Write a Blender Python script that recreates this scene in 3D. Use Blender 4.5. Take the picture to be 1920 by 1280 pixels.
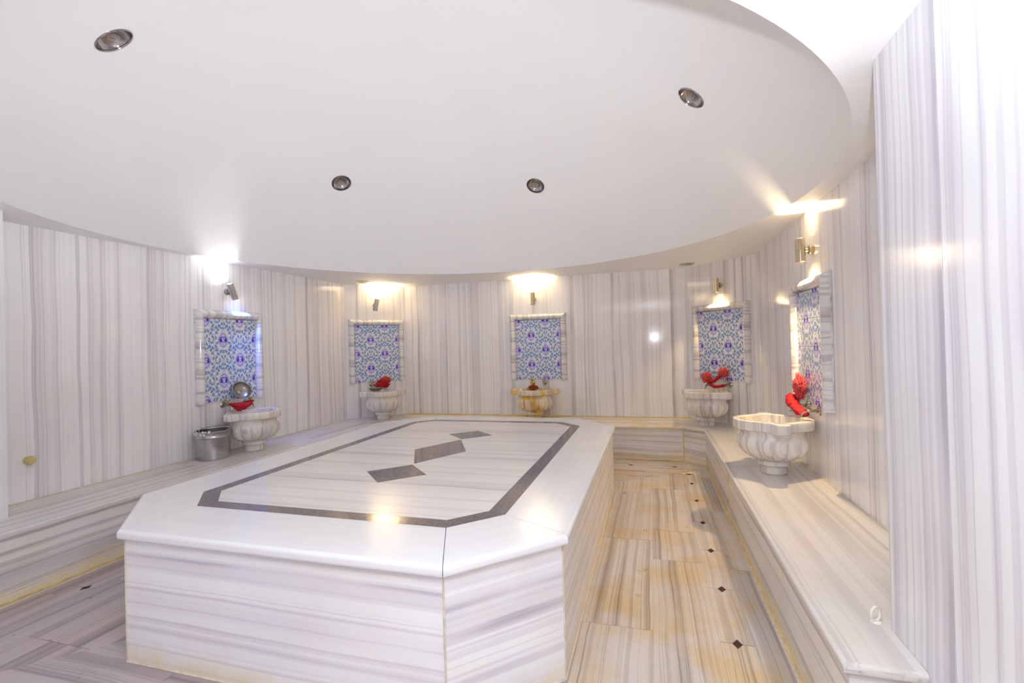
import bpy, bmesh, math, random
from mathutils import Vector, Matrix, noise
random.seed(7)
for o in list(bpy.data.objects): bpy.data.objects.remove(o)
S = bpy.context.scene
C = S.collection

# ---------------------------------------------------------------- camera
cam_d = bpy.data.cameras.new('camera'); cam = bpy.data.objects.new('camera', cam_d); C.objects.link(cam)
CAM_H = 1.5
yaw, pit, rol = math.radians(16.239), math.radians(.47), math.radians(-1.54)
fw = Vector((-math.sin(yaw)*math.cos(pit), math.cos(yaw)*math.cos(pit), math.sin(pit)))
rt = Vector((math.cos(yaw), math.sin(yaw), 0)); up = rt.cross(fw)
Rv = rt*math.cos(rol) + up*math.sin(rol); Uv = up*math.cos(rol) - rt*math.sin(rol)
M3 = Matrix((Rv, Uv, -fw)).transposed()
cam.matrix_world = Matrix.Translation((0, 0, CAM_H)) @ M3.to_4x4()
cam_d.sensor_width = 36; cam_d.lens = 896.6*36/1920; cam_d.clip_start = .02
S.camera = cam
S.cycles.diffuse_bounces = 10; S.cycles.max_bounces = 14
# ---------------------------------------------------------------- world: soft lavender fill light added through the open end behind the camera
W = bpy.data.worlds.new('world'); S.world = W; W.use_nodes = True
W.node_tree.nodes['Background'].inputs[0].default_value = (.93, .87, 1.0, 1)
W.node_tree.nodes['Background'].inputs[1].default_value = .40
# the photographer's flash, held just above the lens
fl = bpy.data.lights.new('camera_flash', 'SPOT'); fl.energy = 430; fl.shadow_soft_size = .022; fl.color = (.87, .92, 1)
fl.spot_size = math.radians(130); fl.spot_blend = 1.
flo = bpy.data.objects.new('camera_flash', fl); C.objects.link(flo); flo.location = (.09, -.02, 1.62)
flo.rotation_euler = (math.radians(143), 0, math.radians(34))   # tilted up to bounce off the dome
S.view_settings.view_transform = 'Standard'; S.view_settings.look = 'None'
S.view_settings.gamma = 1; S.view_settings.use_curve_mapping = False
S.view_settings.exposure = 0.85

# ---------------------------------------------------------------- node helpers
def new_mat(name):
    m = bpy.data.materials.new(name); m.use_nodes = True
    nt = m.node_tree
    return m, nt, nt.nodes['Principled BSDF']
class G:
    """tiny node-graph writer"""
    def __init__(s, nt): s.nt = nt
    def n(s, t, **kw):
        x = s.nt.nodes.new(t)
        for k, v in kw.items(): setattr(x, k, v)
        return x
    def put(s, sock, v):
        if isinstance(v, bpy.types.NodeSocket): s.nt.links.new(v, sock)
        elif v is not None: sock.default_value = v
    def m(s, op, a, b=None, c=None, clamp=False):
        x = s.n('ShaderNodeMath', operation=op); x.use_clamp = clamp
        for i, v in enumerate((a, b, c)): s.put(x.inputs[i], v)
        return x.outputs[0]
    def mix(s, f, a, b):
        x = s.n('ShaderNodeMix', data_type='RGBA')
        s.put(x.inputs[0], f)
        for i, v in ((6, a), (7, b)):
            if isinstance(v, tuple) and len(v) == 3: v = v + (1,)
            s.put(x.inputs[i], v)
        return x.outputs[2]
    def xyz(s, x, y, z=0.):
        c = s.n('ShaderNodeCombineXYZ')
        for i, v in enumerate((x, y, z)): s.put(c.inputs[i], v)
        return c.outputs[0]
    def noise(s, vec, scale, detail=2, rough=.5):
        x = s.n('ShaderNodeTexNoise'); s.put(x.inputs['Vector'], vec)
        x.inputs['Scale'].default_value = scale; x.inputs['Detail'].default_value = detail; x.inputs['Roughness'].default_value = rough
        return x.outputs[0]
    def noise1(s, w, scale, detail=2, rough=.5):
        x = s.n('ShaderNodeTexNoise', noise_dimensions='1D'); s.put(x.inputs['W'], w)
        x.inputs['Scale'].default_value = scale; x.inputs['Detail'].default_value = detail; x.inputs['Roughness'].default_value = rough
        return x.outputs[0]
    def ss(s, v, a, b):
        x = s.n('ShaderNodeMapRange', interpolation_type='SMOOTHSTEP'); s.put(x.inputs[0], v)
        x.inputs[1].default_value = a; x.inputs[2].default_value = b
        return x.outputs[0]

def marble(name, base, mid, dark, k=1.0, dens=1.0, rough=.14, stain=0., stain_col=(.72, .55, .2), stain_scale=3., low_stain=0., fine=1.0, warp=.07):
    """striped grey-white marble; UV.x runs across the veins, UV.y along them (metres)"""
    m, nt, b = new_mat(name); g = G(nt)
    uv = g.n('ShaderNodeUVMap').outputs[0]
    sp = g.n('ShaderNodeSeparateXYZ'); g.put(sp.inputs[0], uv); u, v = sp.outputs[0], sp.outputs[1]
    w = g.noise(g.xyz(g.m('MULTIPLY', u, 1.2), g.m('MULTIPLY', v, .5)), 1.6, 2)
    w2 = g.noise(g.xyz(g.m('MULTIPLY', u, 8.), g.m('MULTIPLY', v, 1.5)), 2., 2)
    u2 = g.m('ADD', u, g.m('ADD', g.m('MULTIPLY', g.m('SUBTRACT', w, .5), warp), g.m('MULTIPLY', g.m('SUBTRACT', w2, .5), .008)))
    broad = g.ss(g.noise1(u2, 5.*dens, 2, .55), .46, .72)
    med = g.ss(g.noise1(g.m('ADD', u2, 37.), 20.*dens, 2, .6), .52, .68)
    thin = g.ss(g.noise1(g.m('ADD', u2, 71.), 52.*dens, 2, .6), .60, .70)
    line = g.ss(g.m('ABSOLUTE', g.m('SUBTRACT', g.noise1(g.m('ADD', u2, 11.), 9.*dens, 1), .5)), .030, .004)
    fade = g.ss(g.noise(g.xyz(g.m('MULTIPLY', u, 5.), g.m('MULTIPLY', v, .9)), 1.3, 2), .25, .6)
    t = g.m('MULTIPLY', broad, .45)
    t = g.m('ADD', t, g.m('MULTIPLY', med, .40*fine))
    t = g.m('ADD', t, g.m('MULTIPLY', thin, .30*fine))
    t = g.m('ADD', t, g.m('MULTIPLY', line, .35))
    t = g.m('MULTIPLY', t, g.m('ADD', g.m('MULTIPLY', fade, .45), .55))
    t = g.m('MULTIPLY', t, k, clamp=True)
    col = g.mix(g.ss(t, 0., .55), base, mid)
    col = g.mix(g.ss(t, .5, 1.), col, dark)
    tc = g.n('ShaderNodeTexCoord').outputs['Object']
    cl = g.noise(tc, 1.7, 3)
    col = g.mix(g.m('MULTIPLY', g.ss(cl, .45, .75), .25), col, tuple(c*.9 for c in mid))
    if stain > 0:
        s1 = g.noise(tc, stain_scale, 4, .6)
        f = g.m('MULTIPLY', g.ss(s1, .38, .68), stain)
        mx = max(stain_col); tn = g.n('ShaderNodeMix', data_type='RGBA', blend_type='MULTIPLY')
        g.put(tn.inputs[0], f); g.put(tn.inputs[6], col); tn.inputs[7].default_value = tuple(c/mx*.97 for c in stain_col) + (1,)
        col = tn.outputs[2]
    if low_stain > 0:
        sz = g.n('ShaderNodeSeparateXYZ'); g.put(sz.inputs[0], tc)
        hz = g.m('ADD', sz.outputs[2], g.m('MULTIPLY', g.noise(tc, 9., 3), -.16))
        f = g.m('MULTIPLY', g.ss(hz, .06, -.10), low_stain)
        col = g.mix(f, col, stain_col)
    g.put(b.inputs['Base Color'], col)
    b.inputs['Roughness'].default_value = rough
    g.put(b.inputs['Roughness'], g.m('ADD', g.m('MULTIPLY', g.noise(tc, 6., 3), .12), rough-.06))
    return m
def plain(name, col, rough=.5, metal=0., bump=0., bscale=20., spec=None, var=0.):
    m, nt, b = new_mat(name); g = G(nt)
    tc = g.n('ShaderNodeTexCoord').outputs['Object']
    nz = g.noise(tc, bscale, 3)
    g.put(b.inputs['Base Color'], g.mix(g.ss(nz, .3, .7), tuple(c*(1-var) for c in col), col))
    b.inputs['Roughness'].default_value = rough; b.inputs['Metallic'].default_value = metal
    if spec is not None: b.inputs['Specular IOR Level'].default_value = spec
    if bump:
        bp = g.n('ShaderNodeBump'); bp.inputs['Strength'].default_value = bump; bp.inputs['Distance'].default_value = .01
        g.put(bp.inputs['Height'], nz); g.put(b.inputs['Normal'], bp.outputs[0])
    return m
def glow(name, col, strength):
    m, nt, b = new_mat(name)
    b.inputs['Base Color'].default_value = col + (1,); b.inputs['Emission Color'].default_value = col + (1,)
    b.inputs['Emission Strength'].default_value = strength
    return m

WB, WM, WD = (.88, .865, .865), (.715, .69, .695), (.45, .42, .44)
MAT = dict(
    wall=marble('striped_marble_wall', WB, WM, WD, k=.9, rough=.10),
    pier=marble('striped_marble_pier', (.80, .80, .81), (.63, .61, .65), (.46, .43, .49), k=.85, dens=.9),
    bench=marble('striped_marble_bench', (.675, .655, .64), (.52, .49, .485), (.35, .32, .325), k=.9, dens=.8, rough=.2, stain=.18, stain_col=(.74, .62, .36), stain_scale=1.6, fine=.6),
    bench_lamplit=marble('lamplit_marble_bench', (.82, .77, .68), (.66, .60, .50), (.46, .40, .36), k=.9, dens=.8, rough=.2, stain=.8, stain_col=(.80, .62, .26), stain_scale=2.4, fine=.6),  # back seat: warm yellow light put into the marble colour
    riser=marble('striped_marble_riser', (.78, .76, .74), (.56, .52, .52), (.36, .32, .34), k=1., dens=.9, rough=.2, stain=.22, stain_col=(.76, .62, .33), low_stain=.75),
    floor=marble('striped_marble_floor', (.60, .545, .505), (.46, .41, .375), (.31, .27, .25), k=1.25, dens=1.35, rough=.3, stain=.85, stain_col=(.60, .485, .27), stain_scale=2.4),
    floor_grey=marble('striped_marble_floor_grey', (.50, .445, .46), (.37, .32, .335), (.25, .21, .225), k=1.2, dens=.9, rough=.3, stain=.25, stain_col=(.5, .40, .24), stain_scale=2.2),  # darker, greyer marble for the left and front aisles
    border=marble('white_marble_border', (.79, .785, .785), (.74, .735, .74), (.65, .645, .655), k=.5, dens=.5, rough=.17),
    field=marble('striped_marble_field', (.80, .77, .74), (.66, .625, .61), (.48, .44, .45), k=.8, dens=.7, rough=.17),
    side=marble('striped_marble_side', (.85, .84, .84), (.70, .67, .69), (.42, .39, .46), k=1.05, dens=.8, rough=.2, stain=.12, stain_col=(.78, .66, .40), low_stain=.7, fine=.75, warp=.025),
    frame=marble('striped_marble_frame', (.80, .78, .76), (.58, .55, .56), (.42, .39, .41), k=1.0, dens=1.4, rough=.12),
    basin=marble('striped_marble_basin', (.80, .78, .75), (.62, .59, .59), (.48, .45, .46), k=.9, dens=1.3, rough=.16, stain=.25, stain_col=(.80, .62, .24), stain_scale=5.),
    basin_y=marble('yellow_stained_marble_basin', (.80, .74, .58), (.66, .58, .44), (.52, .46, .38), k=.9, dens=1.3, rough=.16, stain=1., stain_col=(.80, .52, .10), stain_scale=6.),
    dark=plain('dark_brown_stone_inlay', (.19, .155, .15), .10, bscale=60., var=.35),
    white=plain('white_ceiling_paint', (.92, .915, .915), .45, bscale=1.5, var=.015),
    dome=plain('white_dome_plaster', (.87, .866, .864), .40, bscale=1.2, var=.02, bump=.05),
    grout=plain('cream_grout', (.72, .63, .50), .7, bscale=30., var=.2),
    caulk=plain('yellowed_caulk', (.76, .58, .26), .5, bscale=12., var=.3),
    backing=plain('grey_mortar_backing', (.55, .52, .50), .8, bscale=40., var=.2),
    drain=plain('dark_drain_depth', (.05, .022, .014), .8, bscale=40., var=.4),  # dark colour stands in for the shade down in the drain holes
    steel=plain('brushed_steel', (.52, .50, .50), .28, 1., bscale=80., var=.15),
    bucket=plain('grey_zinc_bucket', (.52, .50, .51), .26, 1., bscale=8., var=.1),
    dish=plain('dull_steel_bowl', (.40, .365, .33), .34, 1., bscale=40., var=.2),
    chrome=plain('dark_polished_chrome', (.44, .405, .40), .06, 1., bscale=10., var=.1),
    brass=plain('warm_nickel_lamp', (.60, .50, .34), .20, 1., bscale=40., var=.1),
    tap=plain('worn_nickel_tap', (.52, .47, .36), .22, 1., bscale=60., var=.2),
    tapb=plain('yellow_brass_tap', (.70, .50, .18), .22, 1., bscale=60., var=.2),
    red=plain('red_net_cloth', (.58, .006, .013), .75, bscale=60., var=.45, bump=.6),
    pink=plain('faded_red_net_cloth', (.80, .10, .11), .8, bscale=60., var=.4, bump=.6),
    amber=plain('amber_brown_sponge', (.42, .10, .015), .6, bscale=50., var=.5, bump=.5),
    plastic=plain('glossy_white', (.85, .78, .72), .3, bscale=20., var=.05),
    knob_yellow=plain('yellow_plastic', (.62, .52, .22), .5, bscale=30., var=.2),
    foam=plain('white_lather', (.85, .83, .82), .7, bscale=60., var=.1),
    warm=glow('warm_lamp_glass', (1., .72, .30), 30.), cool=glow('cold_white_lamp_glass', (.95, .97, 1.), 30.),
    blue=glow('blue_lamp_glass', (.12, .40, 1.), 14.), off=plain('unlit_lamp_glass', (.25, .24, .22), .15, bscale=20., var=.1),
)

# painted floral tile glaze
def tile_material():
    m, nt, b = new_mat('blue_floral_tile_glaze'); g = G(nt)
    uv = g.n('ShaderNodeUVMap').outputs[0]      # UV.x in column spacings, UV.y in vertical repeats
    sp = g.n('ShaderNodeSeparateXYZ'); g.put(sp.inputs[0], uv); u, v = sp.outputs[0], sp.outputs[1]
    k = g.m('ROUND', u); lx = g.m('SUBTRACT', u, k)
    par = g.m('ABSOLUTE', g.m('MODULO', k, 2.))
    vy = g.m('SUBTRACT', v, g.m('MULTIPLY', par, .5))
    ly = g.m('SUBTRACT', vy, g.m('ROUND', vy))
    X = g.m('ABSOLUTE', lx); Y = g.m('MULTIPLY', ly, 1.97); AY = g.m('ABSOLUTE', Y)
    P = g.xyz(X, Y)
    def ell(cx, cy, rx, ry, rot=0., soft=.12):
        mp = g.n('ShaderNodeMapping', vector_type='TEXTURE'); g.put(mp.inputs[0], P)
        mp.inputs[1].default_value = (cx, cy, 0); mp.inputs[2].default_value = (0, 0, math.radians(rot)); mp.inputs[3].default_value = (rx, ry, 1)
        L = g.n('ShaderNodeVectorMath', operation='LENGTH'); g.put(L.inputs[0], mp.outputs[0])
        return g.ss(L.outputs['Value'], 1.+soft, 1.-soft)
    def union(l):
        r = l[0]
        for x in l[1:]: r = g.m('MAXIMUM', r, x)
        return r
    col = (.80, .80, .79)
    # vines: contour lines of a mirrored noise
    nz = g.noise(P, 4.2, 1)
    vine = g.ss(g.m('ABSOLUTE', g.m('SUBTRACT', nz, .5)), .032, .014)
    nz2 = g.noise(g.xyz(g.m('ADD', X, 5.), Y), 5.5, 1)
    vine2 = g.ss(g.m('ABSOLUTE', g.m('SUBTRACT', nz2, .48)), .026, .012)
    col = g.mix(g.m('MULTIPLY', vine, .75), col, (.30, .36, .66))
    col = g.mix(g.m('MULTIPLY', vine2, .75), col, (.16, .35, .58))
    # leaves
    teal = union([ell(.30, .52, 0.103, 0.049, 55), ell(.40, .62, 0.103, 0.049, -50), ell(.14, .62, 0.098, 0.042, 60), ell(.08, .80, 0.092, 0.042, -65),
                  ell(.33, -.12, 0.103, 0.049, -40), ell(.42, -.30, 0.098, 0.049, 35), ell(.16, -.55, 0.098, 0.049, -55), ell(.30, -.66, 0.103, 0.049, 45),
                  ell(.42, .12, 0.092, 0.042, 70), ell(.09, -.80, 0.092, 0.042, 55), ell(.40, -.84, 0.092, 0.042, -40), ell(.36, .86, 0.103, 0.042, 40), ell(.24, .70, 0.057, 0.070)])
    col = g.mix(teal, col, (.13, .27, .54))
    lav = union([ell(.38, .36, .085, .085), ell(.37, -.48, .085, .085), ell(.22, .92, .07, .06), ell(.21, -.93, .06, .06), ell(.03, -.56, .05, .10), ell(.02, .58, .035, .08)])
    col = g.mix(lav, col, (.26, .33, .62))
    # medallion
    d = g.m('ADD', g.m('POWER', g.m('DIVIDE', X, .285), 1.5), g.m('POWER', g.m('DIVIDE', AY, .36), 1.5))
    col = g.mix(g.ss(d, 1.2, 1.1), col, (.72, .72, .84))
    col = g.mix(g.ss(d, 1.04, .94), col, (.20, .24, .64))
    col = g.mix(g.ss(d, .84, .74), col, (.56, .53, .84))
    ring = g.m('MULTIPLY', g.ss(d, .70, .62), g.ss(d, .08, .16))
    col = g.mix(g.m('MULTIPLY', ring, g.ss(g.m('ABSOLUTE', g.m('ADD', Y, -.03)), .16, .12)), col, (.06, .025, .42))
    col = g.mix(union([ell(0, .12, .016, .10), ell(.075, .09, .03, .045, -35), ell(.06, -.06, .02, .04, 30)]), col, (.74, .72, .86))
    g.put(b.inputs['Base Color'], col)
    b.inputs['Roughness'].default_value = .16
    return m
MAT['tile'] = tile_material()

# ---------------------------------------------------------------- mesh helpers
def link(name, me, mat, parent=None, smooth=False):
    o = bpy.data.objects.new(name, me); C.objects.link(o)
    if mat is not None and not me.materials: me.materials.append(MAT[mat] if isinstance(mat, str) else mat)
    if parent is not None: o.parent = parent
    if smooth:
        for p in me.polygons: p.use_smooth = True
    return o
def vein_uv(me, vein, off=(0, 0)):
    """UV.x = metres across the veins, UV.y = metres along them"""
    uvl = me.uv_layers.new(name='UVMap') if not me.uv_layers else me.uv_layers[0]
    if vein == 'planar':                     # one block of stone: stripes run straight through it
        for lp in me.loops:
            co = me.vertices[lp.vertex_index].co
            uvl.data[lp.index].uv = (co.x*.9+co.y*.45+off[0], co.z+off[1])
        return
    vein = Vector(vein).normalized()
    for p in me.polygons:
        n = p.normal
        a = n.cross(vein)
        if a.length < .25:
            a = n.cross(Vector((.3, .5, .8))) if abs(n.z) < .9 else Vector((1, 0, 0))
        a.normalize(); b = a.cross(n)
        ax = max(range(3), key=lambda i: abs(a[i]))
        if a[ax] < 0: a = -a
        for li in p.loop_indices:
            co = me.vertices[me.loops[li].vertex_index].co
            uvl.data[li].uv = (co.dot(a)+off[0], co.dot(b)+off[1])
def from_bm(bm, name):
    me = bpy.data.meshes.new(name); bmesh.ops.recalc_face_normals(bm, faces=bm.faces); bm.to_mesh(me); bm.free(); me.update(); return me
def roff(): return (random.uniform(0, 60), random.uniform(0, 60))
def prism(name, poly, z0, z1, mat, parent=None, vein=(1, 0, 0), round_edges=(), r=.015, origin=(0, 0, 0), off=None, seg=4, bottom=True):
    """vertical prism over a polygon; the listed polygon edges get a rounded top (and bottom) arris"""
    bm = bmesh.new(); O = Vector(origin); n = len(poly)
    lo = [bm.verts.new(Vector((x, y, z0))-O) for x, y in poly]; hi = [bm.verts.new(Vector((x, y, z1))-O) for x, y in poly]
    bm.faces.new(hi); bm.faces.new(lo[::-1])
    for i in range(n): bm.faces.new((lo[i], lo[(i+1) % n], hi[(i+1) % n], hi[i]))
    ed = []
    for i in round_edges:
        j = (i+1) % n
        ed.append(bm.edges.get((hi[i], hi[j])))
        if bottom: ed.append(bm.edges.get((lo[i], lo[j])))
    if ed: bmesh.ops.bevel(bm, geom=ed, offset=r, segments=seg, profile=.5, affect='EDGES')
    me = from_bm(bm, name); vein_uv(me, vein, roff() if off is None else off)
    return link(name, me, mat, parent)
def lathe(prof, seg=32, caps=(True, True), rmod=None):
    """profile [(r, z)] turned about Z; rmod(theta, r, z) -> r"""
    bm = bmesh.new(); rings = []
    for r, z in prof:
        ring = []
        for i in range(seg):
            a = 2*math.pi*i/seg; rr = rmod(a, r, z) if rmod else r
            ring.append(bm.verts.new((rr*math.cos(a), rr*math.sin(a), z)))
        rings.append(ring)
    for a, b in zip(rings, rings[1:]):
        for i in range(seg): bm.faces.new((a[i], a[(i+1) % seg], b[(i+1) % seg], b[i]))
    if caps[0]: bm.faces.new(rings[0][::-1])
    if caps[1]: bm.faces.new(rings[-1])
    return bm
def tube_bm(path, rad, seg=10, flat=1., close=True):
    """tube along a path of Vectors with radii"""
    bm = bmesh.new(); rings = []; n = len(path)
    prev = None
    for i, p in enumerate(path):
        t = (path[min(i+1, n-1)]-path[max(i-1, 0)]).normalized()
        if prev is None: prev = t.cross(Vector((.13, .2, 1))) if abs(t.z) < .95 else t.cross(Vector((1, 0, 0)))
        a = (prev-t*prev.dot(t)).normalized(); b = t.cross(a); prev = a
        r = rad[i] if hasattr(rad, '__len__') else rad
        rings.append([bm.verts.new(p+a*(r*math.cos(2*math.pi*k/seg))+b*(r*flat*math.sin(2*math.pi*k/seg))) for k in range(seg)])
    for a, b in zip(rings, rings[1:]):
        for k in range(seg): bm.faces.new((a[k], a[(k+1) % seg], b[(k+1) % seg], b[k]))
    if close: bm.faces.new(rings[0][::-1]); bm.faces.new(rings[-1])
    return bm
def shape(bm, mtx):
    bmesh.ops.transform(bm, matrix=mtx, verts=bm.verts); return bm
def part(name, bm, mat, parent, smooth=True, vein=None, off=None, sharp=40):
    me = from_bm(bm, name)
    if vein is not None: vein_uv(me, vein, roff() if off is None else off)
    o = link(name, me, mat, parent, smooth)
    if smooth: me.set_sharp_from_angle(angle=math.radians(sharp))
    return o
def empty(name, loc, rz=0.):
    e = bpy.data.objects.new(name, None); C.objects.link(e); e.location = loc; e.rotation_euler = (0, 0, rz); e.empty_display_size = .1; return e
def tag(o, label, cat, group=None):
    o['label'] = label; o['category'] = cat
    if group: o['group'] = group
    return o
def struct(o): o['kind'] = 'structure'; return o
def copy_tree(o, parent=None):
    c = o.copy(); C.objects.link(c); c.parent = parent
    for ch in o.children: copy_tree(ch, c)
    return c
def clip(poly, px, py, nx, ny):
    """keep the side of a convex polygon where (p-P).n >= 0"""
    out = []
    for i, a in enumerate(poly):
        b = poly[(i+1) % len(poly)]
        da = (a[0]-px)*nx+(a[1]-py)*ny; db = (b[0]-px)*nx+(b[1]-py)*ny
        if da >= 0: out.append(a)
        if da*db < 0:
            t = da/(da-db); out.append((a[0]+(b[0]-a[0])*t, a[1]+(b[1]-a[1])*t))
    return out

# ---------------------------------------------------------------- measured layout (metres)
XL, XR, YB = -4.508, 1.212, 7.004
HB, HP, ZC = .435, .653, 2.503
CLa, CLb = (XL, 6.330), (-3.838, YB)          # left chamfer of the room
CRa, CRb = (.500, YB), (XR, 6.246)            # right chamfer
XPR, YPR = .807, 2.051                        # right pier: face and far edge
XPL, YPL = -4.180, 2.140                      # left pier
YN = -.45                                     # open end behind the camera
BLx, BRx, BBy = -3.822, .571, 6.295           # bench fronts
DCX, DCY, DR = -1.652, 3.504, 2.738           # dome opening
SC, SR = .545, 3.366                          # dome sphere centre height, radius

# ---------------------------------------------------------------- walls with slab facing
def wall(name, p0, p1, z0, z1, mat, w, joint=.0014, thick=.02, inward=None, seams=None):
    """backing mesh plus upright slabs between p0 and p1 (room on the right of p0->p1)"""
    a, b = Vector(p0+(0,)), Vector(p1+(0,)); d = (b-a); L = d.length; d.normalize()
    n = Vector((d.y, -d.x, 0))                                   # towards the room
    q = [a-n*.16, b-n*.16, b-n*(thick+.001), a-n*(thick+.001)]
    back = prism(name, [(p.x, p.y) for p in q], z0, z1, 'backing', None, (0, 0, 1))
    struct(back)
    if seams is None:
        k = max(1, round(L/w)); seams = [L*i/k for i in range(k+1)]
    for s0, s1 in zip(seams, seams[1:]):
        g0 = joint/2
        dz = random.uniform(-.0006, .0006)
        c = [a+d*(s0+g0)-n*thick, a+d*(s1-g0)-n*thick, a+d*(s1-g0)+n*dz, a+d*(s0+g0)+n*dz]
        prism('slab', [(p.x, p.y) for p in c], z0, z1, mat, back, (0, 0, 1))
    return back
wall('wall_left', (XL, YPL+.002), (XL, CLa[1]), HB, ZC, 'wall', .7)
wall('wall_back_left', CLa, CLb, HB, ZC, 'wall', .95)
wall('wall_back', CLb, CRa, HB, ZC, 'wall', .72)
wall('wall_back_right', CRa, CRb, HB, ZC, 'wall', 1.04)
wall('wall_right', CRb, (XR, YPR+.002), HB, ZC, 'wall', .6)
# piers flanking the entrance end
pr = struct(prism('wall_pier_right', [(XPR+.021, YN), (XR+.16, YN), (XR+.16, YPR-.021), (XPR+.021, YPR-.021)], 0, ZC, 'backing', None, (0, 0, 1)))
ys = [YPR, 1.66, 1.12, .58, .04, YN]
for i, (y1, y0) in enumerate(zip(ys, ys[1:])):
    prism('slab', [(XPR, y0+.0015), (XPR+.02, y0+.0015), (XPR+.02, y1-.0015), (XPR, y1-.0015)], 0 if y0 < 1.7 else 0, ZC, 'pier', pr, (0, 0, 1))
prism('slab', [(XPR+.021, YPR-.02), (XR, YPR-.02), (XR, YPR), (XPR+.021, YPR)], HB, ZC, 'pier', pr, (0, 0, 1))
plf = struct(prism('wall_pier_left', [(XL-.16, YN), (XPL-.021, YN), (XPL-.021, YPL-.021), (XL-.16, YPL-.021)], HB, ZC, 'backing', None, (0, 0, 1)))
ys = [YPL, 1.6, 1.0, .4, YN]
for y1, y0 in zip(ys, ys[1:]):
    prism('slab', [(XPL-.02, y0+.0015), (XPL, y0+.0015), (XPL, y1-.0015), (XPL-.02, y1-.0015)], HB, ZC, 'pier', plf, (0, 0, 1))
prism('slab', [(XL, YPL-.02), (XPL-.021, YPL-.02), (XPL-.021, YPL), (XL, YPL)], HB, ZC, 'pier', plf, (0, 0, 1))

# ---------------------------------------------------------------- ceiling: flat soffit with a round opening, dome above it
def soffit():
    bm = bmesh.new(); x0, x1, y0, y1 = XL-.16, XR+.16, YN, YB+.16
    angs = [2*math.pi*i/192 for i in range(192)]
    angs += [math.atan2(y-DCY, x-DCX) % (2*math.pi) for x in (x0, x1) for y in (y0, y1)]
    angs.sort(); inn, out = [], []
    for a in angs:
        c, s = math.cos(a), math.sin(a)
        inn.append(bm.verts.new((DCX+DR*c, DCY+DR*s, ZC)))
        t = min([((x1 if c > 0 else x0)-DCX)/c if abs(c) > 1e-9 else 1e9, ((y1 if s > 0 else y0)-DCY)/s if abs(s) > 1e-9 else 1e9])
        out.append(bm.verts.new((DCX+t*c, DCY+t*s, ZC)))
    n = len(angs)
    for i in range(n):
        j = (i+1) % n; bm.faces.new((inn[i], inn[j], out[j], out[i]))
    me = bpy.data.meshes.new('ceiling'); bm.to_mesh(me); bm.free()
    return struct(link('ceiling', me, 'white'))
soffit()
LIGHTS = []
for u, v, z in ((213, 75, 3.31), (640, 343, 3.33), (1004, 348, 3.33), (1296, 183, 3.32)):
    d = fw + Rv*((u-960)/896.6) + Uv*((640-v)/896.6)
    o3 = Vector((0, 0, CAM_H))-Vector((DCX, DCY, SC)); bq = d.dot(o3); cq = o3.dot(o3)-SR*SR; aq = d.dot(d)
    LIGHTS.append(Vector((0, 0, CAM_H))+d*((-bq+math.sqrt(bq*bq-aq*cq))/aq))
def dome():
    bm = bmesh.new(); th = math.asin(DR/SR); NR, NS = 110, 480; rings = []
    ctr = Vector((DCX, DCY, SC))
    for i in range(NR):
        a = th*(1-i/NR)
        rings.append([bm.verts.new(ctr+Vector((SR*math.sin(a)*math.cos(2*math.pi*k/NS), SR*math.sin(a)*math.sin(2*math.pi*k/NS), SR*math.cos(a)))) for k in range(NS)])
    top = bm.verts.new(ctr+Vector((0, 0, SR)))
    for a, b in zip(rings, rings[1:]):
        for k in range(NS): bm.faces.new((a[k], b[k], b[(k+1) % NS], a[(k+1) % NS]))
    for k in range(NS): bm.faces.new((rings[-1][k], top, rings[-1][(k+1) % NS]))
    bm.verts.ensure_lookup_table()
    for L in LIGHTS:
        kill = [f for f in bm.faces if (f.calc_center_median()-L).length < .09]
        bmesh.ops.delete(bm, geom=kill, context='FACES')
        rim = {v for e in bm.edges if len(e.link_faces) == 1 for v in e.verts if (v.co-L).length < .2}
        for v in rim: v.co = L+(v.co-L).normalized()*.0985
    loose = [v for v in bm.verts if not v.link_faces]; bmesh.ops.delete(bm, geom=loose, context='VERTS')
    me = bpy.data.meshes.new('ceiling_dome'); bm.to_mesh(me); bm.free()
    return struct(link('ceiling_dome', me, 'dome', None, True))
dome()

# ---------------------------------------------------------------- floor
fb = struct(prism('floor', [(XL-.1, YN), (XR+.1, YN), (XR+.1, YB+.1), (XL-.1, YB+.1)], -.08, -.0042, 'grout'))
PLx0, PLx1, PLy0, PLy1 = -3.017, -.379, 1.695, 5.440     # platform top outline
PI = .03                                                  # side panels set back under the nosing
MITRES = dict(br=((-.40, 5.28), (.55, 5.97)), fl=((-2.86, 1.70), (-2.99, 1.584)))
def floor_slab(poly, vein, mat, zj=0.):
    if len(poly) < 3: return
    A = sum(p[0]*q[1]-q[0]*p[1] for p, q in zip(poly, poly[1:]+poly[:1]))/2
    if abs(A) < .003: return
    prism('floor_slab', poly, -.004, zj+random.uniform(-.0008, .0004), mat, fb, vein)
def rect(x0, x1, y0, y1, g=.0015): return [(x0+g, y0+g), (x1-g, y0+g), (x1-g, y1-g), (x0+g, y1-g)]
# right aisle: slabs laid lengthways, mitred against the back aisle
br0, br1 = MITRES['br']; bd = (br1[0]-br0[0], br1[1]-br0[1])
below = (bd[1], -bd[0])                                   # keeps the near side
def aisle_r(poly): return clip(poly, br0[0], br0[1], *below)
def back_a(poly): return clip(poly, br0[0], br0[1], -below[0], -below[1])
colsR = [(-.379-PI+.002, -.032, [.0, 1.42, 2.59, 3.76, 4.93, 6.1]), (-.032, .285, [.3, 1.0, 2.17, 3.45, 3.98, 5.1, 6.2]), (.447, .571, [.4, 1.5, 2.3, 3.4, 4.5, 5.6, 6.3])]
for x0, x1, yy in colsR:
    for y0, y1 in zip(yy, yy[1:]): floor_slab(aisle_r(rect(x0, x1, y0, y1)), (0, 1, 0), 'floor')
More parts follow.
